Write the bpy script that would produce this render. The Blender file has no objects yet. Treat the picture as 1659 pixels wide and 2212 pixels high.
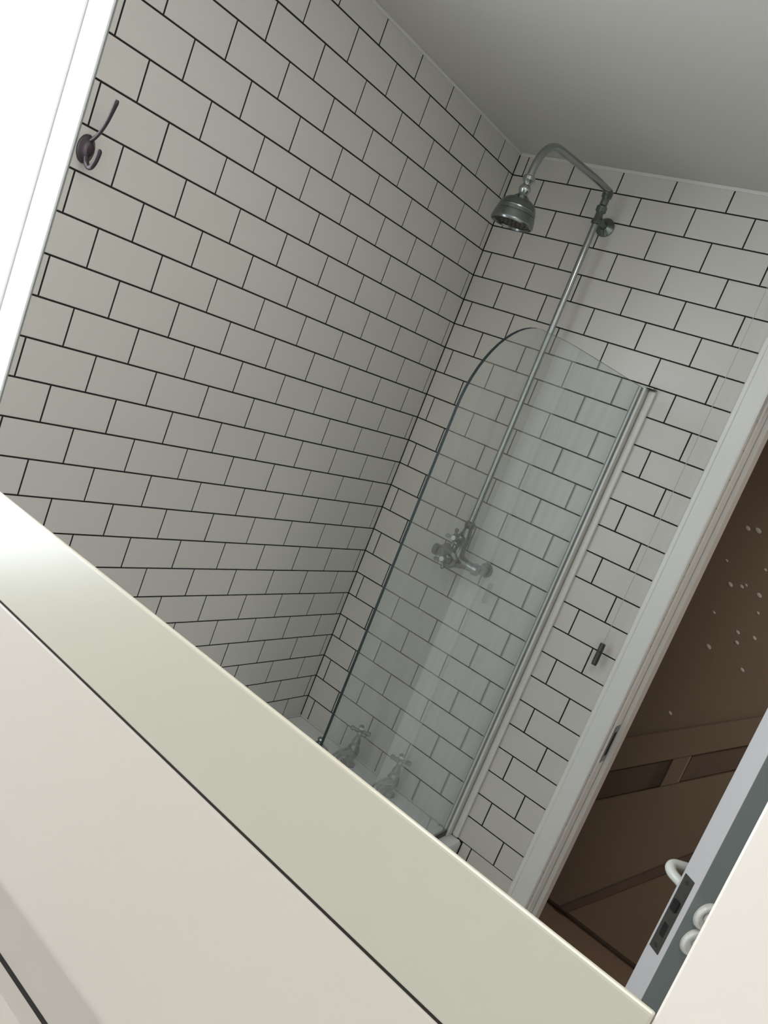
import bpy, bmesh, math, random
from mathutils import Vector, Matrix
S = bpy.context.scene
C = S.collection
random.seed(7)

# ------------------------------------------------------------------ camera, world, lights, exposure
cam_d = bpy.data.cameras.new('camera')
cam = bpy.data.objects.new('camera', cam_d); C.objects.link(cam)
R = [[0.7295018835567747, 0.5841581874995644, 0.3557895640183135],
     [0.3905013226762086, 0.07135712397138161, -0.9178327068952514],
     [-0.5615476105151277, 0.808496983813642, -0.17605938852839942]]
M = Matrix(((R[0][0], -R[1][0], -R[2][0], 1.3955),
            (R[0][1], -R[1][1], -R[2][1], -2.1153),
            (R[0][2], -R[1][2], -R[2][2], 1.7244),
            (0, 0, 0, 1)))
cam.matrix_world = M
cam_d.sensor_fit = 'HORIZONTAL'; cam_d.sensor_width = 36.0
cam_d.lens = 36.0*1709.208/1659.0
cam_d.shift_x = 50.53/1659.0; cam_d.shift_y = -2.36/1659.0
cam_d.clip_start = 0.02; cam_d.clip_end = 60
S.camera = cam

w = bpy.data.worlds.new('overcast_sky'); S.world = w; w.use_nodes = True
bg = w.node_tree.nodes['Background']
bg.inputs[0].default_value = (0.87, 0.93, 1.0, 1); bg.inputs[1].default_value = 7.6

def area(name, loc, rot, sx, sy, power, col=(1, 1, 1), portal=False):
    l = bpy.data.lights.new(name, 'AREA'); l.shape = 'RECTANGLE'; l.size = sx; l.size_y = sy
    l.energy = power; l.color = col
    if portal: l.cycles.is_portal = True
    o = bpy.data.objects.new(name, l); C.objects.link(o); o.location = loc; o.rotation_euler = rot
    return o
# portal in the window opening (guides sky sampling only), facing +x
WY0, WY1, WZ0, WZ1 = -2.85, -1.333, 1.05, 2.30
area('window_portal', (-0.145, (WY0+WY1)/2, (WZ0+WZ1)/2), (0, -math.pi/2, 0), WZ1-WZ0, WY1-WY0, 1, portal=True)

S.view_settings.view_transform = 'Standard'; S.view_settings.look = 'None'
S.view_settings.gamma = 1; S.view_settings.use_curve_mapping = False
S.view_settings.exposure = 0.0
# unseen light added to brighten the hallway beyond the doorway
area('hallway_fill_light', (2.35, 0.55, 2.45), (0, 0, 0), 0.3, 0.3, 15, (1.0, 0.93, 0.84))
# soft unseen fill added at ceiling height to lift the tiled walls
area('bath_side_fill_light', (1.15, -1.50, 2.452), (0, 0, 0), 0.5, 0.5, 5.5, (1.0, 0.95, 0.88))
# added fill without a fixture, brightens the cabinet front from the viewer's side
area('cabinet_fill_light', (1.25, -2.75, 2.445), (0, 0, 0), 0.28, 0.28, 2.5, (1.0, 0.93, 0.80))

# ------------------------------------------------------------------ materials
def mat(name, col, rough=0.5, metal=0.0, coat=0.0, noise=0.0, nscale=8.0, bump=0.0, bscale=40.0, spec=0.5):
    m = bpy.data.materials.new(name); m.use_nodes = True
    nt = m.node_tree; p = nt.nodes['Principled BSDF']
    p.inputs['Roughness'].default_value = rough; p.inputs['Metallic'].default_value = metal
    p.inputs['Coat Weight'].default_value = coat; p.inputs['Coat Roughness'].default_value = 0.18
    p.inputs['Specular IOR Level'].default_value = spec
    p.inputs['Base Color'].default_value = (*col, 1)
    if noise > 0:
        tc = nt.nodes.new('ShaderNodeTexCoord'); n = nt.nodes.new('ShaderNodeTexNoise')
        n.inputs['Scale'].default_value = nscale; n.inputs['Detail'].default_value = 4
        nt.links.new(tc.outputs['Object'], n.inputs['Vector'])
        mx = nt.nodes.new('ShaderNodeMix'); mx.data_type = 'RGBA'
        mx.inputs[6].default_value = (*[c*(1-noise) for c in col], 1)
        mx.inputs[7].default_value = (*[min(1, c*(1+noise)) for c in col], 1)
        nt.links.new(n.outputs['Fac'], mx.inputs[0]); nt.links.new(mx.outputs[2], p.inputs['Base Color'])
    if bump > 0:
        tc = nt.nodes.new('ShaderNodeTexCoord'); n = nt.nodes.new('ShaderNodeTexNoise')
        n.inputs['Scale'].default_value = bscale; n.inputs['Detail'].default_value = 3
        nt.links.new(tc.outputs['Object'], n.inputs['Vector'])
        b = nt.nodes.new('ShaderNodeBump'); b.inputs['Strength'].default_value = bump; b.inputs['Distance'].default_value = 0.002
        nt.links.new(n.outputs['Fac'], b.inputs['Height']); nt.links.new(b.outputs['Normal'], p.inputs['Normal'])
    return m

M_tile = mat('glazed_white_tile', (0.625, 0.604, 0.566), 0.28, noise=0.02, nscale=3, bump=0.06, bscale=14)
M_grout = mat('charcoal_grout', (0.012, 0.010, 0.009), 0.9)
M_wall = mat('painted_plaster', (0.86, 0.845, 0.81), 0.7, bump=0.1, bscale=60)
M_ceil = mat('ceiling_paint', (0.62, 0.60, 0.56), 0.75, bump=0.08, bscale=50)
M_caulk = mat('white_sealant', (0.70, 0.685, 0.65), 0.45)
M_floor = mat('grey_floor', (0.46, 0.45, 0.43), 0.5, noise=0.1)
M_wood = mat('white_gloss_paint', (0.78, 0.77, 0.74), 0.3, bump=0.05, bscale=25)
M_reveal = mat('white_reveal_paint', (0.92, 0.92, 0.92), 0.3)
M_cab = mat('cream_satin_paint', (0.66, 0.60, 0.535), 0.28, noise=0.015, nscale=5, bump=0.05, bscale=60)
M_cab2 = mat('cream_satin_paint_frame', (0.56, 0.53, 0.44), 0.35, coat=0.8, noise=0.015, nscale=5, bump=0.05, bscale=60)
M_dark = mat('painted_seam_shade', (0.014, 0.011, 0.007), 0.9)  # near-black colour standing in for shade in the cabinet seams
M_enamel = mat('white_enamel', (0.80, 0.81, 0.82), 0.12)
M_panel = mat('bath_panel_paint', (0.55, 0.50, 0.42), 0.4)
M_chrome = mat('chrome', (0.36, 0.385, 0.375), 0.16, metal=1.0)
M_chrome_d = mat('aged_chrome', (0.20, 0.222, 0.215), 0.22, metal=1.0, noise=0.2, nscale=60)
M_bronze = mat('dark_bronze', (0.045, 0.032, 0.036), 0.33, metal=0.35)
M_steel = mat('dull_lock_steel', (0.075, 0.07, 0.06), 0.5, metal=0.6, noise=0.25, nscale=90)
M_black = mat('black_void', (0.006, 0.006, 0.006), 0.9)
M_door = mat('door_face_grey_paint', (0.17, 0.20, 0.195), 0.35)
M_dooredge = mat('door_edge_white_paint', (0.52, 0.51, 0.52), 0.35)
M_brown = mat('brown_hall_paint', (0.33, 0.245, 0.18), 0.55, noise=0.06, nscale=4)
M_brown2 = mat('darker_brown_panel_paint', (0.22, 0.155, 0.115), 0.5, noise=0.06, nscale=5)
M_speck = mat('pale_speck', (0.9, 0.85, 0.78), 0.5)
M_seal = mat('dark_rubber_seal', (0.02, 0.03, 0.03), 0.4)
M_white_al = mat('white_aluminium', (0.70, 0.70, 0.66), 0.25)
M_ceramic = mat('white_ceramic', (0.8, 0.8, 0.78), 0.1)
M_edge = mat('glass_edge_green', (0.012, 0.020, 0.019), 0.5, spec=0.15)
M_pull = mat('brushed_pull_metal', (0.11, 0.105, 0.095), 0.4, metal=0.7)
M_cord = mat('nylon_cord', (0.52, 0.50, 0.46), 0.7)

def glass(name, tint, haze):
    m = bpy.data.materials.new(name); m.use_nodes = True; nt = m.node_tree; nt.nodes.clear()
    out = nt.nodes.new('ShaderNodeOutputMaterial')
    tr = nt.nodes.new('ShaderNodeBsdfTransparent'); tr.inputs[0].default_value = (*tint, 1)
    gl = nt.nodes.new('ShaderNodeBsdfGlossy'); gl.inputs['Roughness'].default_value = 0.0
    fr = nt.nodes.new('ShaderNodeFresnel'); fr.inputs[0].default_value = 1.5
    # use a symmetric facing so the back face behaves as the front one
    df = nt.nodes.new('ShaderNodeBsdfDiffuse'); df.inputs[0].default_value = (0.75, 0.8, 0.8, 1)
    geo = nt.nodes.new('ShaderNodeNewGeometry')
    mul = nt.nodes.new('ShaderNodeMath'); mul.operation = 'SUBTRACT'; mul.inputs[0].default_value = 1.0
    nt.links.new(geo.outputs['Backfacing'], mul.inputs[1])
    m2 = nt.nodes.new('ShaderNodeMath'); m2.operation = 'MULTIPLY'
    nt.links.new(fr.outputs[0], m2.inputs[0]); nt.links.new(mul.outputs[0], m2.inputs[1])
    m3 = nt.nodes.new('ShaderNodeMath'); m3.operation = 'MULTIPLY'; m3.inputs[1].default_value = 1.6
    nt.links.new(m2.outputs[0], m3.inputs[0])
    a = nt.nodes.new('ShaderNodeMixShader'); a.inputs[0].default_value = haze
    nt.links.new(tr.outputs[0], a.inputs[1]); nt.links.new(df.outputs[0], a.inputs[2])
    if haze > 0:   # window's reflection painted in as haze: streaky film, heavier low on the pane
        tc = nt.nodes.new('ShaderNodeTexCoord'); mp = nt.nodes.new('ShaderNodeMapping')
        mp.inputs['Scale'].default_value = (1, 14, 1.2)
        nz = nt.nodes.new('ShaderNodeTexNoise'); nz.inputs['Scale'].default_value = 2.0; nz.inputs['Detail'].default_value = 5
        nt.links.new(tc.outputs['Object'], mp.inputs[0]); nt.links.new(mp.outputs[0], nz.inputs['Vector'])
        rg = nt.nodes.new('ShaderNodeMapRange'); rg.inputs[1].default_value = 0.3; rg.inputs[2].default_value = 0.75
        rg.inputs[3].default_value = haze*0.5; rg.inputs[4].default_value = haze*1.7
        nt.links.new(nz.outputs['Fac'], rg.inputs[0])
        sp = nt.nodes.new('ShaderNodeSeparateXYZ'); nt.links.new(tc.outputs['Object'], sp.inputs[0])
        hz = nt.nodes.new('ShaderNodeMapRange'); hz.inputs[1].default_value = 0.5; hz.inputs[2].default_value = 1.9
        hz.inputs[3].default_value = 1.6; hz.inputs[4].default_value = 0.5
        nt.links.new(sp.outputs[2], hz.inputs[0])
        mm = nt.nodes.new('ShaderNodeMath'); mm.operation = 'MULTIPLY'
        nt.links.new(rg.outputs[0], mm.inputs[0]); nt.links.new(hz.outputs[0], mm.inputs[1])
        nt.links.new(mm.outputs[0], a.inputs[0])
    b = nt.nodes.new('ShaderNodeMixShader')
    nt.links.new(m3.outputs[0], b.inputs[0]); nt.links.new(a.outputs[0], b.inputs[1]); nt.links.new(gl.outputs[0], b.inputs[2])
    nt.links.new(b.outputs[0], out.inputs[0])
    return m
M_glass = glass('screen_glass', (0.92, 0.95, 0.945), 0.08)
M_wglass = glass('window_glass', (0.97, 0.98, 0.98), 0.0)

# ------------------------------------------------------------------ helpers
def tag(o, label=None, cat=None, group=None, kind=None):
    if label: o['label'] = label
    if cat: o['category'] = cat
    if group: o['group'] = group
    if kind: o['kind'] = kind
    return o
def thing(name, label, cat, loc=(0, 0, 0), group=None, kind=None):
    o = bpy.data.objects.new(name, None); C.objects.link(o); o.location = loc
    o.empty_display_size = 0.05
    return tag(o, label, cat, group, kind)
def obj(name, bm, m, parent=None, smooth=False, mats=None):
    me = bpy.data.meshes.new(name)
    bmesh.ops.recalc_face_normals(bm, faces=bm.faces)
    if smooth:
        for f in bm.faces: f.smooth = True
        for e in bm.edges:
            if len(e.link_faces) == 2 and e.calc_face_angle(0) > math.radians(38): e.smooth = False
    bm.to_mesh(me); bm.free()
    for x in (mats or [m]): me.materials.append(x)
    o = bpy.data.objects.new(name, me); C.objects.link(o)
    if parent:
        o.parent = parent
        b = parent
        off = Vector((0, 0, 0))
        while b: off += b.location; b = b.parent
        me.transform(Matrix.Translation(-off))
    return o
def box(bm, x0, x1, y0, y1, z0, z1, bev=0.0, seg=2, mi=0):
    r = bmesh.ops.create_cube(bm, size=1)
    vs = r['verts']
    for v in vs:
        v.co = Vector(((x0+x1)/2+v.co.x*(x1-x0), (y0+y1)/2+v.co.y*(y1-y0), (z0+z1)/2+v.co.z*(z1-z0)))
    fs = {f for v in vs for f in v.link_faces}
    for f in fs: f.material_index = mi
    if bev > 0:
        es = list({e for v in vs for e in v.link_edges})
        bmesh.ops.bevel(bm, geom=es, offset=bev, segments=seg, profile=0.5, affect='EDGES')
def BX(*a, **k):
    bm = bmesh.new(); box(bm, *a, **k); return bm
def frame_of(d):
    d = d.normalized(); a = Vector((0, 0, 1)) if abs(d.z) < 0.9 else Vector((1, 0, 0))
    u = d.cross(a).normalized(); return u, d.cross(u).normalized()
def tube(bm, pts, rad, n=14, cap=True):
    pts = [Vector(p) for p in pts]
    if not isinstance(rad, (list, tuple)): rad = [rad]*len(pts)
    rings = []; u = None
    for i, p in enumerate(pts):
        d = (pts[min(i+1, len(pts)-1)]-pts[max(i-1, 0)]).normalized()
        if u is None: u, v = frame_of(d)
        else:
            u = (u-d*u.dot(d)).normalized(); v = d.cross(u).normalized()
        rings.append([bm.verts.new(p+(u*math.cos(2*math.pi*k/n)+v*math.sin(2*math.pi*k/n))*rad[i]) for k in range(n)])
    for a, b in zip(rings, rings[1:]):
        for k in range(n): bm.faces.new((a[k], a[(k+1) % n], b[(k+1) % n], b[k]))
    if cap:
        bm.faces.new(rings[0]); bm.faces.new(list(reversed(rings[-1])))
def smooth_path(pts, rad, n=5):
    P = [Vector(p) for p in pts]; out = []; ro = []
    for i in range(len(P)-1):
        p0, p1, p2, p3 = P[max(i-1, 0)], P[i], P[i+1], P[min(i+2, len(P)-1)]
        for j in range(n):
            t = j/n
            out.append(0.5*((2*p1)+(p2-p0)*t+(2*p0-5*p1+4*p2-p3)*t*t+(3*p1-p0-3*p2+p3)*t**3))
            ro.append(rad[i]*(1-t)+rad[i+1]*t)
    out.append(P[-1]); ro.append(rad[-1]); return out, ro
def TB(*a, **k):
    bm = bmesh.new(); tube(bm, *a, **k); return bm
def lathe(bm, origin, axis, prof, n=28):
    """prof: list of (distance along axis, radius)"""
    o = Vector(origin); d = Vector(axis).normalized(); u, v = frame_of(d); rings = []
    for h, r in prof:
        c = o+d*h
        if r < 1e-5: rings.append([bm.verts.new(c)])
        else: rings.append([bm.verts.new(c+(u*math.cos(2*math.pi*k/n)+v*math.sin(2*math.pi*k/n))*r) for k in range(n)])
    for a, b in zip(rings, rings[1:]):
        if len(a) == 1 and len(b) == 1: continue
        for k in range(n):
            if len(a) == 1: bm.faces.new((a[0], b[k], b[(k+1) % n]))
            elif len(b) == 1: bm.faces.new((a[k], b[0], a[(k+1) % n]))
            else: bm.faces.new((a[k], a[(k+1) % n], b[(k+1) % n], b[k]))
    if len(rings[0]) > 1: bm.faces.new(rings[0])
    if len(rings[-1]) > 1: bm.faces.new(list(reversed(rings[-1])))
def LA(*a, **k):
    bm = bmesh.new(); lathe(bm, *a, **k); return bm
def arc(c, r, a0, a1, n, f):
    return [f(c[0]+r*math.cos(a0+(a1-a0)*i/n), c[1]+r*math.sin(a0+(a1-a0)*i/n)) for i in range(n+1)]

# ------------------------------------------------------------------ the room shell
K0, H, ZC = 2.395, 0.0775, 2.461          # top grout line, course height, ceiling
XR, YB = 1.80, -3.63
DX0, DX1, DH = 0.944, 1.722, 2.05         # doorway in the far wall
bm = bmesh.new()
T = -0.0006
box(bm, -0.16, T, WY1, 0.12, 0, ZC)
wl = obj('wall_left', bm, M_grout); tag(wl, 'left wall clad in white metro tiles with dark grout, beside the window', 'wall', kind='structure')
bm = bmesh.new()
box(bm, -0.16, 0, YB, WY0, 0, ZC); box(bm, -0.16, 0, WY0, WY1, 0, WZ0); box(bm, -0.16, 0, WY0, WY1, WZ1, ZC)
tag(obj('wall_window', bm, M_wall), 'plain painted wall around the window opening', 'wall', kind='structure')
bm = bmesh.new()
box(bm, 0, 0.9315, -T, 0.12, 0, ZC)
wb = obj('wall_back', bm, M_grout); tag(wb, 'far wall clad in white metro tiles with dark grout, behind the shower pipe', 'wall', kind='structure')
bm = bmesh.new()
box(bm, 0.9315, DX1+0.006, 0, 0.12, DH+0.0105, ZC); box(bm, DX1+0.006, XR, 0, 0.12, 0, ZC)
tag(obj('wall_door', bm, M_wall), 'painted wall above and right of the doorway', 'wall', kind='structure')
tag(obj('wall_right', BX(XR, XR+0.12, YB, 0.12, 0, ZC), M_wall), 'plain painted wall on the right', 'wall', kind='structure')
tag(obj('wall_near', BX(-0.16, XR+0.12, YB-0.12, YB, 0, ZC), M_wall), 'plain painted wall behind the viewer', 'wall', kind='structure')
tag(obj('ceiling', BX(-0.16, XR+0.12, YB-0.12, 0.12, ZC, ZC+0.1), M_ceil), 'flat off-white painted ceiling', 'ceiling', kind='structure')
tag(obj('floor', BX(-0.16, XR+0.12, YB-0.12, 0.12, -0.1, 0), M_floor), 'grey bathroom floor', 'floor', kind='structure')
# sealant along the ceiling edge and a tile-edge strip
tag(obj('trim_1', BX(0, 0.004, WY1+0.004, 0, ZC-0.0075, ZC, bev=0.0015), M_caulk), 'thin white sealant bead between left tiles and ceiling', 'trim', kind='structure')
tag(obj('trim_2', BX(0.004, DX0+0.02, -0.004, 0, ZC-0.0095, ZC, bev=0.0015), M_caulk), 'thin white sealant bead between far tiles and ceiling', 'trim', kind='structure')
tag(obj('trim_3', BX(-0.0016, 0.0014, WY1-0.0003, WY1+0.0018, 0.54, ZC-0.008), mat('tile_edge_strip', (0.22, 0.24, 0.23), 0.5)), 'slim vertical edge strip where the left tiles meet the window', 'trim', kind='structure')

# tiles: each one an object, sharing mesh data by size
cache = {}
def tile_mesh(wd, hh):
    key = (round(wd, 4), round(hh, 4))
    if key in cache: return cache[key]
    t, b = 0.0036, 0.0009
    bm = bmesh.new()
    lv = [(0.0, 0.0), (t-b*0.6, 0.0), (t-b*0.15, b*0.45), (t, b*1.6)]
    rings = []
    for h, i in lv:
        rings.append([bm.verts.new((sx*(wd/2-i), -h, sz*(hh/2-i))) for sx, sz in ((-1, -1), (1, -1), (1, 1), (-1, 1))])
    for a, c in zip(rings, rings[1:]):
        for k in range(4): bm.faces.new((a[k], a[(k+1) % 4], c[(k+1) % 4], c[k]))
    bm.faces.new(rings[-1])
    bmesh.ops.recalc_face_normals(bm, faces=bm.faces)
    me = bpy.data.meshes.new('tile'); bm.to_mesh(me); bm.free()
    # normals must face -y
    if me.polygons[-1].normal.y > 0: me.flip_normals()
    me.materials.append(M_tile); cache[key] = me
    return me
G = 0.0037
def course(parent, wall, r, s, wd, d0, d1, z0, z1):
    """joints at s + n*wd between d0 and d1"""
    zt, zb = z1-G/2, z0+G/2
    js = [d0-G/2]; n = 0
    x = s
    while x < d1-0.004:
        if x > d0+0.004: js.append(x)
        x += wd
    js.append(d1+G/2)
    for a, b in zip(js, js[1:]):
        l, rr = a+G/2, b-G/2
        if rr-l < 0.004: continue
        me = tile_mesh(rr-l, zt-zb)
        o = bpy.data.objects.new('tile', me); C.objects.link(o); o.parent = parent
        c, z = (l+rr)/2, (zt+zb)/2
        jit = math.radians(random.gauss(0, 0.12)); jt2 = math.radians(random.gauss(0, 0.12))
        if wall == 'B':
            o.location = (c, 0.0032+random.uniform(-.0003, .0001), z); o.rotation_euler = (jit, 0, jt2)
        else:
            o.location = (-0.0032+random.uniform(-.0001, .0003), -c, z); o.rotation_euler = (jit, 0, math.pi/2+jt2)
ZR = 0.536    # bath rim
wA, wB, sA, sB = 0.15227, 0.15333, 0.02408, 0.03332
for r in range(-1, 24):
    z1 = K0-r*H if r >= 0 else ZC-0.004
    z0 = K0-(r+1)*H
    if r == 23: z0 = ZR-0.002
    even = r % 2 == 0
    course(wl, 'A', r, sA if even else sA+wA/2, wA, 0.0025, -WY1-0.0026, z0, z1)
    course(wb, 'B', r, sB+wB/2 if even else sB, wB, 0.0025, DX0 - 0.012, z0, z1)
for r in range(24, 29):
    z1, z0 = K0-r*H, K0-(r+1)*H
    course(wb, 'B', r, sB+wB/2 if r % 2 == 0 else sB, wB, 0.693, DX0 - 0.012, z0, z1)

# ------------------------------------------------------------------ window
win = thing('window_1', 'overexposed white framed window at the left edge', 'window', (-0.1, (WY0+WY1)/2, WZ0), kind='structure')
bm = bmesh.new()
t = 0.02
box(bm, -0.13, -0.08, WY0, WY1, WZ0, WZ0+t, 0.004); box(bm, -0.13, -0.08, WY0, WY1, WZ1-t, WZ1, 0.004)
box(bm, -0.13, -0.08, WY0, WY0+t, WZ0+t, WZ1-t, 0.004); box(bm, -0.13, -0.08, WY1-t, WY1, WZ0+t, WZ1-t, 0.004)
obj('window_frame', bm, M_reveal, win)
obj('mullion', BX(-0.125, -0.085, (WY0+WY1)/2-0.02, (WY0+WY1)/2+0.02, WZ0+t, WZ1-t, bev=0.004), M_reveal, win)
for k in (0, 1):
    a = WY0+t if k == 0 else (WY0+WY1)/2+0.02; b = (WY0+WY1)/2-0.02 if k == 0 else WY1-t
    obj('pane', BX(-0.107, -0.103, a, b, WZ0+t, WZ1-t), M_wglass, win)
obj('window_sill', BX(-0.08, 0.012, WY0+0.001, WY1-0.001, WZ0, WZ0+0.018, bev=0.004), M_reveal, win)
obj('reveal', BX(-0.079, -0.0006, WY1-0.004, WY1-0.0001, WZ0+0.018, WZ1), M_reveal, win)

# ------------------------------------------------------------------ doorway: architrave, lining, door leaf
ar = thing('trim_4', 'white moulded door surround at the right of the tiled wall', 'door surround', (0.9, 0, 0), kind='structure')
def moulding(bm, prof, z0, z1):
    a = [bm.verts.new((x, y, z0)) for x, y in prof]; b = [bm.verts.new((x, y, z1)) for x, y in prof]
    n = len(prof)
    for k in range(n): bm.faces.new((a[k], a[(k+1) % n], b[(k+1) % n], b[k]))
    bm.faces.new(a); bm.faces.new(list(reversed(b)))
bm = bmesh.new()
moulding(bm, [(0.868, 0.002), (0.868, -0.009), (0.871, -0.012), (0.880, -0.0135), (0.884, -0.017), (0.926, -0.019), (0.930, -0.018), (0.931, -0.014), (0.931, 0.002)], 0, DH+0.075)
obj('architrave', bm, M_wood, ar)
bm = bmesh.new(); box(bm, DX1+0.008, DX1+0.072, -0.018, 0.0, 0, DH+0.075, 0.003); obj('architrave', bm, M_wood, ar)
bm = bmesh.new(); box(bm, 0.932, DX1+0.007, -0.018, 0.0, DH+0.012, DH+0.075, 0.003); obj('architrave', bm, M_wood, ar)
LX = 0.938
obj('door_lining', BX(LX-0.006, LX, 0.0, 0.121, 0, DH, bev=0.001), M_wood, ar)
obj('door_lining', BX(DX1, DX1+0.006, 0.001, 0.121, 0, DH), M_wood, ar)
obj('door_lining', BX(LX, DX1, 0.001, 0.121, DH, DH+0.01), M_wood, ar)
obj('door_stop', BX(LX, LX+0.013, 0.046, 0.098, 0, DH, bev=0.002), M_wood, ar)
obj('door_stop', BX(LX+0.013, DX1, 0.046, 0.085, DH-0.013, DH, bev=0.002), M_wood, ar)
sp = obj('strike_plate', BX(LX-0.0005, LX+0.0012, 0.004, 0.040, 0.965, 1.075, bev=0.0004), M_chrome_d, ar)
obj('latch_slot', BX(LX+0.0010, LX+0.0016, 0.016, 0.034, 0.985, 1.055), M_black, sp)

TH = math.radians(53.0)
cT, sT = math.cos(TH), math.sin(TH)
EL = Vector((1.273, -0.57)); nv = Vector((sT, -cT)); uv = Vector((-cT, -sT)); LEN = 0.738
# local frame: X along leaf from free edge to hinge, Y = room-side normal, Z up
door = bpy.data.objects.new('door_1', None); C.objects.link(door)
door.location = (EL.x, EL.y, 0)
xl = -uv
door.rotation_euler = (0, 0, math.atan2(xl.y, xl.x))
tag(door, 'white edged inward opening door standing ajar, grey face in shade', 'door', kind='structure')
# in this frame +X -> hinge ; local Y = rot90 of X
Ysign = 1 if Vector((-xl.y, xl.x)).dot(nv) > 0 else -1
def dobj(name, bm, m, parent=None, smooth=False, mats=None):
    o = obj(name, bm, m, None, smooth, mats); o.parent = parent or door; return o
def Yc(v): return Ysign*v
DZ0, DZ1, THK = 0.008, DH-0.006, 0.042
def ybox(bm, x0, x1, v0, v1, z0, z1, bev=0.0, mi=0):
    a, b = sorted((Yc(v0), Yc(v1))); box(bm, x0, x1, a, b, z0, z1, bev, 2, mi)
bm = bmesh.new(); ybox(bm, 0.0, LEN, 0, THK, DZ0, DZ1, 0.0012)
bm.faces.ensure_lookup_table()
leaf = dobj('door_leaf', bm, None, mats=[M_door, M_dooredge])
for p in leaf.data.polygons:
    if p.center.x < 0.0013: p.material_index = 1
lp = bmesh.new(); ybox(lp, -0.0012, 0.002, 0.006, 0.031, 0.927, 1.083)
lock = dobj('lock_plate', lp, M_steel)
lp = bmesh.new(); ybox(lp, -0.0062, -0.001, 0.012, 0.026, 1.012, 1.034, 0.002); dobj('latch_bolt', lp, M_black, lock)
lp = bmesh.new(); ybox(lp, -0.0016, -0.001, 0.013, 0.025, 0.958, 0.985); dobj('bolt_slot', lp, M_black, lock)
for zz in (0.938, 1.072):
    dobj('screw', LA((-0.001, Yc(0.0185), zz), (-1, 0, 0), [(0, 0.0045), (0.0008, 0.004), (0.001, 0)], n=12), M_bronze, lock)
for zz, kn in ((1.03, 'handle_rose'), (0.975, 'thumbturn_rose')):
    ro = dobj(kn, LA((0.046, Yc(THK), zz), (0, Yc(1), 0), [(0, 0.027), (0.004, 0.027), (0.0085, 0.0245), (0.009, 0.021), (0.003, 0.0175), (0.0025, 0.0)]), M_white_al, smooth=True)
bm = bmesh.new()
tube(bm, [(0.046, Yc(THK+0.006), 1.03), (0.046, Yc(THK+0.035), 1.03), (0.048, Yc(THK+0.046), 1.03), (0.056, Yc(THK+0.053), 1.03), (0.07, Yc(THK+0.055), 1.03), (0.12, Yc(THK+0.054), 1.031), (0.16, Yc(THK+0.048), 1.033)],
     [0.0095, 0.0095, 0.0098, 0.0098, 0.0092, 0.0085, 0.0075])
dobj('lever_handle', bm, M_white_al, smooth=True)
bm = bmesh.new(); tube(bm, [(0.046, Yc(THK+0.005), 0.975), (0.046, Yc(THK+0.024), 0.975)], 0.006)
ybox(bm, 0.0385, 0.0535, THK+0.02, THK+0.026, 0.9655, 0.9845, 0.0015)
dobj('thumbturn', bm, M_white_al, smooth=True)
dobj('handle_rose', LA((0.046, 0, 1.03), (0, Yc(-1), 0), [(0, 0.027), (0.004, 0.027), (0.0075, 0.024), (0.008, 0.0)]), M_white_al, smooth=True)
bm = bmesh.new()
pts = [(0.046, Yc(-0.005), 1.034), (0.044, Yc(-0.036), 1.036), (0.041, Yc(-0.056), 1.038), (0.043, Yc(-0.068), 1.042), (0.054, Yc(-0.074), 1.046), (0.075, Yc(-0.070), 1.048), (0.12, Yc(-0.062), 1.048), (0.155, Yc(-0.055), 1.046)]
tube(bm, *smooth_path(pts, [0.0095, 0.0095, 0.010, 0.0105, 0.0102, 0.0095, 0.009, 0.008]))
dobj('lever_handle', bm, M_white_al, smooth=True)
for zz in (0.22, 1.78):
    hb = bmesh.new(); tube(hb, [(LEN+0.004, Yc(THK+0.003), zz-0.04), (LEN+0.004, Yc(THK+0.003), zz+0.04)], 0.0055); dobj('hinge', hb, M_chrome_d, smooth=True)

# ------------------------------------------------------------------ brown hallway beyond the doorway
HY = 1.0
bm = bmesh.new()
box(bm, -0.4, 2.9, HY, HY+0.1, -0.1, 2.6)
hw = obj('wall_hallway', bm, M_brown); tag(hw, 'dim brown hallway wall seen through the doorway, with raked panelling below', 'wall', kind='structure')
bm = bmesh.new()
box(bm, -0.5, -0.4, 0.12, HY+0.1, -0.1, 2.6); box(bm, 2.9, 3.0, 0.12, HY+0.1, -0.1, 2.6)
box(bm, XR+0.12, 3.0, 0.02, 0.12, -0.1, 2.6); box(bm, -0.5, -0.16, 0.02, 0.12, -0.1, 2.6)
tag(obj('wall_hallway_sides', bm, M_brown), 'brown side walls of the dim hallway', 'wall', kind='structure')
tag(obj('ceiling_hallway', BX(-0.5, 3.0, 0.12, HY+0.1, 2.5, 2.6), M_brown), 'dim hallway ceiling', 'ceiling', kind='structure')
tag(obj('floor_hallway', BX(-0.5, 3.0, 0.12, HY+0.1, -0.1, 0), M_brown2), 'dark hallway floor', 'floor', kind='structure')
# stair spandrel: raked rails, stile and sunk panels, thickness stands proud of the wall
def slab(name, quad, y0, y1, m, parent):
    bm = bmesh.new()
    a = [bm.verts.new((x, y0, z)) for x, z in quad]; b = [bm.verts.new((x, y1, z)) for x, z in quad]
    bm.faces.new(a); bm.faces.new(list(reversed(b)))
    for k in range(4): bm.faces.new((a[k], a[(k+1) % 4], b[(k+1) % 4], b[k]))
    bmesh.ops.bevel(bm, geom=list(bm.edges), offset=0.003, segments=1, affect='EDGES')
    return obj(name, bm, m, parent)
def zt(x): return 0.709+(x-0.762)*0.80      # top of the upper rail
def zu(x): return 0.606+(x-0.772)*0.95      # top of the sunk panels
def zl(x): return 0.470+(x-0.770)*1.03      # bottom of the sunk panels
slab('rail', [(0.2, zu(0.2)), (1.7, zu(1.7)), (1.7, zt(1.7)+0.10), (0.2, zt(0.2))], HY-0.022, HY-0.001, M_brown, hw)
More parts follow.
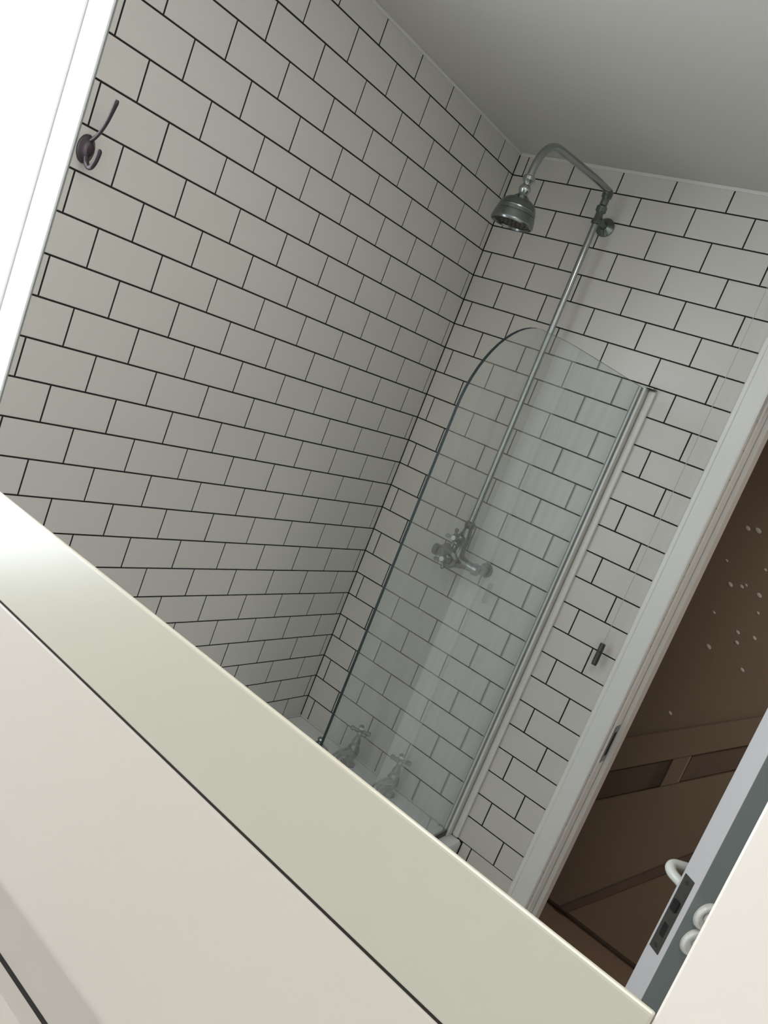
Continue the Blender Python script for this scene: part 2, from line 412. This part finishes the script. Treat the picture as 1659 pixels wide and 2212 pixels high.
slab('panel', [(0.2, zl(0.2)), (0.955, zl(0.955)), (0.955, zu(0.955)), (0.2, zu(0.2))], HY-0.008, HY-0.001, M_brown2, hw)
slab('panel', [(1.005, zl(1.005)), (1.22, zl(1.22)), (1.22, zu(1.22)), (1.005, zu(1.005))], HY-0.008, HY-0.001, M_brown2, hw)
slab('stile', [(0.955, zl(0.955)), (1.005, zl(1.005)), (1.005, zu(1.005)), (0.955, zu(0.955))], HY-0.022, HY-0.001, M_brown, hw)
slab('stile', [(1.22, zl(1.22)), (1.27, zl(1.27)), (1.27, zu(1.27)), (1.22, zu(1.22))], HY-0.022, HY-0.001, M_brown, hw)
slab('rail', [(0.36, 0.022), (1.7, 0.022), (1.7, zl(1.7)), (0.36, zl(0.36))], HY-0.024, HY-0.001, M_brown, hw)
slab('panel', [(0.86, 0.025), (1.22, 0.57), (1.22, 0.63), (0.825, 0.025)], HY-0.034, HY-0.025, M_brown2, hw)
bm = bmesh.new()
sp = [(0.839, 1.662, 5), (0.873, 1.668, 6), (0.822, 1.526, 3), (0.868, 1.452, 5), (0.905, 1.462, 4), (0.916, 1.473, 3), (0.968, 1.459, 5), (0.959, 1.307, 4), (1.015, 1.314, 4), (0.894, 1.213, 5), (0.971, 1.272, 4), (1.026, 1.192, 4), (0.875, 0.924, 4), (1.009, 0.937, 4), (0.86, 1.335, 3), (0.99, 1.40, 3), (0.95, 1.55, 3)]
for x, z, r in sp:
    rr = r*0.00125
    bmesh.ops.create_uvsphere(bm, u_segments=8, v_segments=5, radius=1.0,
        matrix=Matrix.Translation((x, HY-0.0006, z)) @ Matrix.Rotation(0.5, 4, 'Y') @ Matrix.Diagonal((rr*1.7, 0.0008, rr, 1)))
tag(obj('mirror_dust_speck', bm, M_speck, hw), kind='stuff')  # stands in for dust on the mirror, set on the hallway wall

# ------------------------------------------------------------------ bath
bath = thing('bathtub', 'white enamelled bath along the left tiled wall below the taps', 'bathtub', (0.345, -0.8, 0))
def rrect(x0, x1, y0, y1, r, z, bm, n=6):
    out = []
    for cx, cy, a in ((x1-r, y1-r, 0), (x0+r, y1-r, 90), (x0+r, y0+r, 180), (x1-r, y0+r, 270)):
        for k in range(n+1):
            t = math.radians(a+90*k/n); out.append(bm.verts.new((cx+r*math.cos(t), cy+r*math.sin(t), z)))
    return out
bm = bmesh.new()
X0, X1, Y0, Y1 = 0.001, 0.690, -1.60, -0.001
ri = [rrect(X0, X1, Y0, Y1, 0.004, ZR-0.04, bm), rrect(X0, X1, Y0, Y1, 0.004, ZR-0.008, bm), rrect(X0+0.004, X1-0.004, Y0+0.004, Y1-0.004, 0.006, ZR-0.001, bm),
      rrect(X0+0.010, X1-0.010, Y0+0.01, Y1-0.01, 0.01, ZR, bm), rrect(X0+0.055, X1-0.055, Y0+0.09, Y1-0.125, 0.10, ZR, bm),
      rrect(X0+0.065, X1-0.065, Y0+0.10, Y1-0.135, 0.10, ZR-0.012, bm), rrect(X0+0.10, X1-0.10, Y0+0.20, Y1-0.17, 0.10, 0.22, bm), rrect(X0+0.15, X1-0.15, Y0+0.28, Y1-0.22, 0.08, 0.17, bm)]
for a, b in zip(ri, ri[1:]):
    n = len(a)
    for k in range(n): bm.faces.new((a[k], a[(k+1) % n], b[(k+1) % n], b[k]))
bm.faces.new(ri[-1])
obj('tub', bm, M_enamel, bath, smooth=True)
bm = bmesh.new()
box(bm, 0.674, 0.684, Y0, Y1, 0.0, ZR-0.036); box(bm, 0.003, 0.674, Y0, Y0+0.01, 0.0, ZR-0.036)
obj('bath_panel', bm, M_panel, bath)
obj('sealant', BX(0.0005, 0.0045, Y0, -0.004, ZR-0.001, ZR+0.0035, bev=0.001), M_caulk, bath)
obj('sealant', BX(0.004, 0.633, -0.0045, -0.0005, ZR-0.001, ZR+0.004, bev=0.001), M_caulk, bath)

def cross_handle(name, c, axis, R_, parent, m=M_chrome, capm=M_ceramic, ang=0.4, k=1.0):
    ks = k
    c = Vector(c); d = Vector(axis).normalized(); u, v = frame_of(d)
    bm = bmesh.new()
    lathe(bm, c-d*0.008, d, [(0, 0.007), (0.004, 0.010), (0.012, 0.010), (0.016, 0.006)], n=16)
    for k in range(4):
        a = ang+k*math.pi/2; w = u*math.cos(a)+v*math.sin(a)
        tube(bm, [c+w*0.004, c+w*(R_*0.6), c+w*(R_*0.8), c+w*R_, c+w*(R_+0.003)], [0.0042*ks, 0.0036*ks, 0.0055*ks, 0.0058*ks, 0.003*ks], n=8)
    h = obj(name, bm, m, parent, smooth=True)
    obj('index_cap', LA(c+d*0.006, d, [(0, 0.0075), (0.003, 0.007), (0.0045, 0.004), (0.005, 0)], n=14), capm, h, smooth=True)
    return h
def bath_tap(x, y, label):
    t = thing('bath_tap', label, 'tap', (x, y, ZR+0.0003), 'pillar taps on the bath end')
    z = ZR+0.0003
    obj('base', LA((x, y, z), (0, 0, 1), [(0, 0.025), (0.004, 0.025), (0.008, 0.019), (0.012, 0.015)]), M_chrome_d, t, smooth=True)
    obj('body', LA((x, y, z+0.01), (0, 0, 1), [(0, 0.014), (0.012, 0.013), (0.02, 0.018), (0.034, 0.021), (0.050, 0.019), (0.060, 0.013), (0.066, 0.014), (0.074, 0.013), (0.082, 0.009), (0.098, 0.0065)]), M_chrome_d, t, smooth=True)
    bm = bmesh.new()
    tube(bm, [(x, y-0.008, z+0.045), (x, y-0.035, z+0.052), (x, y-0.065, z+0.051), (x, y-0.088, z+0.042), (x, y-0.096, z+0.028), (x, y-0.097, z+0.018)],
         [0.015, 0.0125, 0.0115, 0.0115, 0.012, 0.013])
    obj('spout', bm, M_chrome, t, smooth=True)
    cross_handle('cross_handle', (x, y, z+0.118), (0, 0, 1), 0.031, t, m=M_chrome_d, ang=0.55, k=1.45)
bath_tap(0.272, -0.060, 'chrome pillar bath tap nearer the left tiled wall')
bath_tap(0.435, -0.055, 'chrome pillar bath tap nearer the screen post')
pk = thing('plug_stay', 'small chrome plug chain stay on the bath rim near the corner', 'plug stay', (0.16, -0.078, ZR+0.0003))
obj('base', LA((0.16, -0.078, ZR+0.0003), (0, 0, 1), [(0, 0.017), (0.003, 0.017), (0.006, 0.012), (0.012, 0.007)]), M_chrome_d, pk, smooth=True)
obj('knob', LA((0.16, -0.078, ZR+0.012), (0, 0, 1), [(0, 0.006), (0.003, 0.010), (0.008, 0.012), (0.013, 0.009), (0.015, 0)]), M_chrome, pk, smooth=True)
tube_bm = TB([(0.172, -0.078, ZR+0.0055), (0.186, -0.076, ZR+0.005), (0.198, -0.080, ZR+0.004)], 0.003, n=8)
obj('chain_link', tube_bm, M_chrome_d, pk, smooth=True)

# ------------------------------------------------------------------ glass bath screen
sc = thing('bath_screen', 'curved top glass bath screen with white wall profile standing on the bath', 'shower screen', (0.65, -0.02, ZR+0.0005))
zb, ztop = ZR+0.016, 1.918
prof = [(-0.0352, zb), (-0.0352, ztop), (-0.40, 1.914), (-0.52, 1.912), (-0.60, 1.909), (-0.66, 1.905)]
cy, cz, ra, rb = -0.66, 1.705, 0.211, 0.200
prof += [(cy-ra*math.sin(math.radians(a)), cz+rb*math.cos(math.radians(a))) for a in range(6, 91, 6)]
prof += [(-0.871, 1.4), (-0.871, zb)]
bm = bmesh.new()
xa, xb = 0.6425, 0.6485
va = [bm.verts.new((xa, y, z)) for y, z in prof]; vb = [bm.verts.new((xb, y, z)) for y, z in prof]
f1 = bm.faces.new(va); f2 = bm.faces.new(list(reversed(vb)))
n = len(prof)
for k in range(n):
    f = bm.faces.new((va[k], va[(k+1) % n], vb[(k+1) % n], vb[k])); f.material_index = 1
pane = obj('glass_pane', bm, None, sc, mats=[M_glass, M_edge])
obj('seal', BX(0.6338, 0.6358, -0.0335, -0.0008, ZR+0.004, 1.918), M_seal, sc)
pf = obj('wall_profile', BX(0.6362, 0.6550, -0.0345, -0.0005, ZR+0.001, 1.922, bev=0.0015), M_white_al, sc)
obj('wall_channel', BX(0.6560, 0.6760, -0.0120, -0.0005, ZR+0.002, 1.920, bev=0.004), M_white_al, sc)
obj('end_cap', BX(0.6365, 0.6740, -0.033, -0.001, 1.9222, 1.9255, bev=0.001), M_chrome_d, sc)
obj('bottom_seal', BX(0.6415, 0.6495, -0.869, -0.037, ZR+0.0006, zb+0.003, bev=0.001), M_seal, sc)

# ------------------------------------------------------------------ exposed shower: valve, riser, arm and rose
sh = thing('shower', 'traditional chrome exposed shower with riser pipe and bell shaped rose', 'shower', (0.352, -0.065, 1.25))
RX, RY, PR = 0.352, -0.066, 0.0092
obj('riser_pipe', TB([(RX, RY, 1.36), (RX, RY, 1.8), (RX, RY, 2.30)], PR, n=20), M_chrome, sh, smooth=True)
bm = bmesh.new()
lathe(bm, (RX, RY, 2.285), (0, 0, 1), [(0, 0.0095), (0.002, 0.0135), (0.012, 0.0135), (0.016, 0.0105), (0.032, 0.0105), (0.036, 0.0145), (0.048, 0.0145), (0.052, 0.0105), (0.070, 0.0105), (0.074, 0.0140), (0.088, 0.0140), (0.096, 0.009), (0.100, 0)])
obj('top_fitting', bm, M_chrome_d, sh, smooth=True)
bm = bmesh.new()
lathe(bm, (RX, -0.0005, 2.300), (0, -1, 0), [(0, 0.026), (0.004, 0.026), (0.010, 0.020), (0.015, 0.011), (0.030, 0.0085), (0.052, 0.0085), (0.055, 0.0125), (0.064, 0.0125)])
obj('wall_bracket', bm, M_chrome_d, sh, smooth=True)
ap = [(RX, -0.066, 2.376), (RX, -0.15, 2.3715), (RX, -0.25, 2.3625), (RX, -0.34, 2.354), (RX, -0.385, 2.349), (RX, -0.410, 2.343), (RX, -0.432, 2.330), (RX, -0.448, 2.311), (RX, -0.458, 2.288), (RX, -0.462, 2.262), (RX, -0.463, 2.232)]
obj('arm', TB(*smooth_path(ap, [0.0092]*11), n=20), M_chrome, sh, smooth=True)
HX, HY_, HZ = RX, -0.463, 2.245
rose = obj('rose', LA((HX, HY_, 2.207), (0, 0, -1), [(0, 0.011), (0.003, 0.0165), (0.008, 0.021), (0.011, 0.029), (0.016, 0.0365), (0.023, 0.0420), (0.030, 0.0445), (0.031, 0.0435), (0.034, 0.0435), (0.035, 0.0462), (0.042, 0.0472), (0.043, 0.0462), (0.045, 0.0465), (0.046, 0.0488), (0.060, 0.0512), (0.065, 0.0520), (0.068, 0.0505), (0.068, 0.0480), (0.064, 0.0465), (0.058, 0.0)], n=40), M_chrome_d, sh, smooth=True)
obj('face_plate', LA((HX, HY_, 2.207-0.0615), (0, 0, -1), [(0, 0.0462), (0.0018, 0.0455), (0.0018, 0)], n=40), M_steel, rose)
bm = bmesh.new()
for rr, cnt in ((0.010, 6), (0.021, 12), (0.032, 18), (0.042, 24)):
    for k in range(cnt):
        a = 2*math.pi*k/cnt
        bmesh.ops.create_cone(bm, cap_ends=True, segments=6, radius1=0.0013, radius2=0.0013, depth=0.0016,
                              matrix=Matrix.Translation((HX+rr*math.cos(a), HY_+rr*math.sin(a), 2.207-0.0636)))
tag(obj('nozzle', bm, M_black, rose), kind='stuff')
obj('swivel_joint', LA((HX, HY_, 2.252), (0, 0, -1), [(0, 0.0125), (0.003, 0.0150), (0.010, 0.0150), (0.014, 0.0115), (0.018, 0.0085), (0.021, 0.0085), (0.024, 0.0120), (0.030, 0.0145), (0.036, 0.0135), (0.041, 0.0105), (0.046, 0.0125)]), M_chrome, sh, smooth=True)
# valve
VZ = 1.285
bm = bmesh.new()
lathe(bm, (RX, RY, 1.262), (0, 0, 1), [(0, 0.010), (0.006, 0.018), (0.012, 0.022), (0.040, 0.022), (0.048, 0.017), (0.070, 0.0155), (0.078, 0.019), (0.100, 0.019), (0.108, 0.0145), (0.122, 0.0125), (0.126, 0.0155), (0.138, 0.0155), (0.144, 0.0105)])
obj('valve_column', bm, M_chrome_d, sh, smooth=True)
bm = bmesh.new()
lathe(bm, (RX-0.082, RY, VZ), (1, 0, 0), [(0, 0.006), (0.003, 0.017), (0.018, 0.018), (0.022, 0.013), (0.050, 0.0155), (0.062, 0.020), (0.102, 0.020), (0.114, 0.0155), (0.142, 0.013), (0.146, 0.018), (0.161, 0.017), (0.164, 0.006)])
obj('valve_body', bm, M_chrome_d, sh, smooth=True)
for s in (-1, 1):
    obj('wall_elbow', LA((RX+s*0.072, -0.0005, VZ), (0, -1, 0), [(0, 0.022), (0.004, 0.022), (0.012, 0.019), (0.016, 0.015), (0.060, 0.013)]), M_chrome_d, sh, smooth=True)
# front temperature dial, knurled
bm = bmesh.new()
cx, cz_ = RX, VZ
nk = 36
lathe(bm, (cx, RY-0.015, cz_), (0, -1, 0), [(0, 0.016), (0.012, 0.017), (0.020, 0.025), (0.024, 0.027), (0.030, 0.0255), (0.034, 0.016), (0.050, 0.014), (0.052, 0.011)], n=nk)
obj('temperature_dial', bm, M_chrome_d, sh, smooth=True)
cross_handle('cross_handle', (cx, RY-0.078, cz_), (0, -1, 0), 0.026, sh, m=M_chrome_d)
obj('flow_spindle', LA((cx, RY-0.012, cz_+0.066), (0, -1, 0), [(0, 0.011), (0.016, 0.0105), (0.020, 0.014), (0.030, 0.013), (0.034, 0.008), (0.044, 0.008)]), M_chrome_d, sh, smooth=True)
cross_handle('cross_handle', (cx, RY-0.060, cz_+0.066), (0, -1, 0), 0.026, sh, m=M_chrome_d, ang=0.1)

# ------------------------------------------------------------------ coat hook on the tile edge
hk = thing('coat_hook', 'dark bronze double coat hook screwed to the left tiles beside the window', 'hook', (0.001, -1.312, 1.893))
hy, hz = -1.312, 1.893
bm = bmesh.new()
lathe(bm, (0.0006, hy, hz), (1, 0, 0), [(0, 0.021), (0.003, 0.021), (0.006, 0.019), (0.008, 0.0150), (0.014, 0.012), (0.018, 0.009), (0.02, 0)], n=28)
for v in bm.verts: v.co.z = hz+(v.co.z-hz)*1.20; v.co.y = hy+(v.co.y-hy)*0.80
obj('back_plate', bm, M_bronze, hk, smooth=True)
bm = bmesh.new()
tube(bm, *smooth_path([(0.006, hy, hz+0.010), (0.013, hy, hz+0.017), (0.024, hy, hz+0.025), (0.034, hy, hz+0.036), (0.043, hy, hz+0.052), (0.049, hy, hz+0.070), (0.053, hy, hz+0.086), (0.054, hy, hz+0.091)],
     [0.0045, 0.0040, 0.0033, 0.0032, 0.0034, 0.0038, 0.0046, 0.0028]))
obj('upper_prong', bm, M_bronze, hk, smooth=True)
bm = bmesh.new()
tube(bm, *smooth_path([(0.010, hy, hz-0.008), (0.016, hy, hz-0.022), (0.026, hy, hz-0.029), (0.036, hy, hz-0.027), (0.043, hy, hz-0.018), (0.046, hy, hz-0.007), (0.046, hy, hz+0.001), (0.045, hy, hz+0.004)],
     [0.0055, 0.0050, 0.0046, 0.0044, 0.0042, 0.0044, 0.0048, 0.0028]))
obj('lower_prong', bm, M_bronze, hk, smooth=True)
for dz in (-0.010, 0.010):
    obj('screw', LA((0.0165-abs(dz)*0.45, hy-0.004, hz+dz), (1, 0, 0), [(0, 0.003), (0.0012, 0.0028), (0.0018, 0)], n=10), M_chrome, hk, smooth=True)

# ------------------------------------------------------------------ light pull cord
pc = thing('pull_cord', 'thin light pull cord with a grey metal end weight by the doorway', 'pull cord', (0.828, -0.03, ZC))
obj('ceiling_rose', LA((0.828, -0.034, ZC-0.0005), (0, 0, -1), [(0, 0.030), (0.010, 0.030), (0.018, 0.024), (0.022, 0.006), (0.026, 0.003)]), M_ceramic, pc, smooth=True)
obj('cord', TB([(0.828, -0.034, ZC-0.024), (0.8275, -0.032, 1.8), (0.8275, -0.030, 1.262)], 0.0008, n=8), M_cord, pc)
bm = bmesh.new()
lathe(bm, (0.8275, -0.030, 1.264), (0, 0, -1), [(0, 0.003), (0.001, 0.0072), (0.022, 0.0074), (0.0225, 0.0066), (0.0245, 0.0066), (0.025, 0.0074), (0.058, 0.0076), (0.059, 0.0068), (0.063, 0.0068), (0.064, 0.003)], n=20)
obj('end_weight', bm, M_pull, pc, smooth=True)

# ------------------------------------------------------------------ cream cabinet front with framed opening in the foreground
FY = -1.8153
cb = thing('bathroom_cabinet', 'cream painted cabinet front with framed opening, its rail crossing the foreground', 'cabinet', (1.05, FY, 0))
CX0, CX1, CZT = 0.60, 1.50, 1.985
IX0, IX1 = 0.655, 1.384
Z1, Z2, Z3, Z4 = 1.5480, 1.4832, 1.3115, 1.2870
def fr(name, x0, x1, z0, z1, y0=FY, d=0.014, bev=0.0012, m=None):
    return obj(name, BX(x0, x1, y0, y0+d, z0, z1, bev=bev), m or M_cab, cb)
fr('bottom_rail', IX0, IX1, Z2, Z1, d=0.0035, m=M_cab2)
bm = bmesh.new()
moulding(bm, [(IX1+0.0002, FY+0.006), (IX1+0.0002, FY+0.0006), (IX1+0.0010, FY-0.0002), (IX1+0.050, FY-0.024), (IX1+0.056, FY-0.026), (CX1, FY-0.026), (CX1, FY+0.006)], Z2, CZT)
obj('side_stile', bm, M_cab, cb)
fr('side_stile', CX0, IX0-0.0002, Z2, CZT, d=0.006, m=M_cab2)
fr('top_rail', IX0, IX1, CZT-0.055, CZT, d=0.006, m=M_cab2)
# drawer front with a soft rounded lower edge
def rounded_front(name, x0, x1, z0, z1, r):
    bm = bmesh.new()
    pr = [(FY+0.022, z1), (FY+0.0012, z1), (FY, z1-0.0012)]
    pr += [(FY+r-r*math.cos(math.radians(a)), z0+r*1.4-r*1.4*math.sin(math.radians(a))) for a in range(0, 91, 9)]
    pr += [(FY+0.022, z0)]
    a = [bm.verts.new((x0, y, z)) for y, z in pr]; b = [bm.verts.new((x1, y, z)) for y, z in pr]; n = len(pr)
    for k in range(n): bm.faces.new((a[k], a[(k+1) % n], b[(k+1) % n], b[k]))
    bm.faces.new(a); bm.faces.new(list(reversed(b)))
    return obj(name, bm, M_cab, cb, smooth=True)
rounded_front('drawer_front', CX0, CX1, Z3, Z2-0.0017, 0.012)
def strip(name, pr, m):
    bm = bmesh.new()
    a = [bm.verts.new((CX0, y, z)) for y, z in pr]; b = [bm.verts.new((CX1, y, z)) for y, z in pr]; n = len(pr)
    for k in range(n): bm.faces.new((a[k], a[(k+1) % n], b[(k+1) % n], b[k]))
    bm.faces.new(a); bm.faces.new(list(reversed(b)))
    return obj(name, bm, m, cb)
strip('lower_rail', [(FY+0.012, Z3-0.0003), (FY+0.060, 1.1985), (FY+0.075, 1.1985), (FY+0.075, Z3-0.0003)], M_cab)
strip('cabinet_door', [(FY+0.0615, 1.1905), (FY+0.088, 1.1300), (FY+0.088, 0.98), (FY+0.100, 0.98), (FY+0.100, 1.1905)], M_cab)
for x0 in (CX0, CX1-0.05):
    obj('leg', BX(x0, x0+0.05, FY+0.101, FY+0.121, 0.0, Z3, bev=0.002), M_cab, cb)
obj('carcass', BX(CX0+0.051, CX1-0.051, FY+0.1010, FY+0.108, 0.99, Z3), M_dark, cb)
obj('seam_backing', BX(CX0+0.002, CX1-0.002, FY+0.0760, FY+0.0785, 1.19, 1.215), M_dark, cb)  # dark backing, paints the shade behind the lower seam
obj('seam_shade_strip', BX(CX0+0.002, CX1-0.002, FY+0.0007, FY+0.0070, Z2-0.0016, Z2-0.0001), M_dark, cb)  # dark strip filling the seam, its shade painted by colour
obj('seam_shade_strip', BX(CX0+0.002, CX1-0.002, FY+0.0615, FY+0.0740, 1.1906, 1.1984), M_dark, cb)  # painted shade again, for the lower seam
obj('gap_backing', BX(CX0+0.001, CX1-0.001, FY+0.0075, FY+0.0140, Z2-0.0125, Z2+0.006), M_dark, cb)  # darkened so the upper seam looks shaded inside
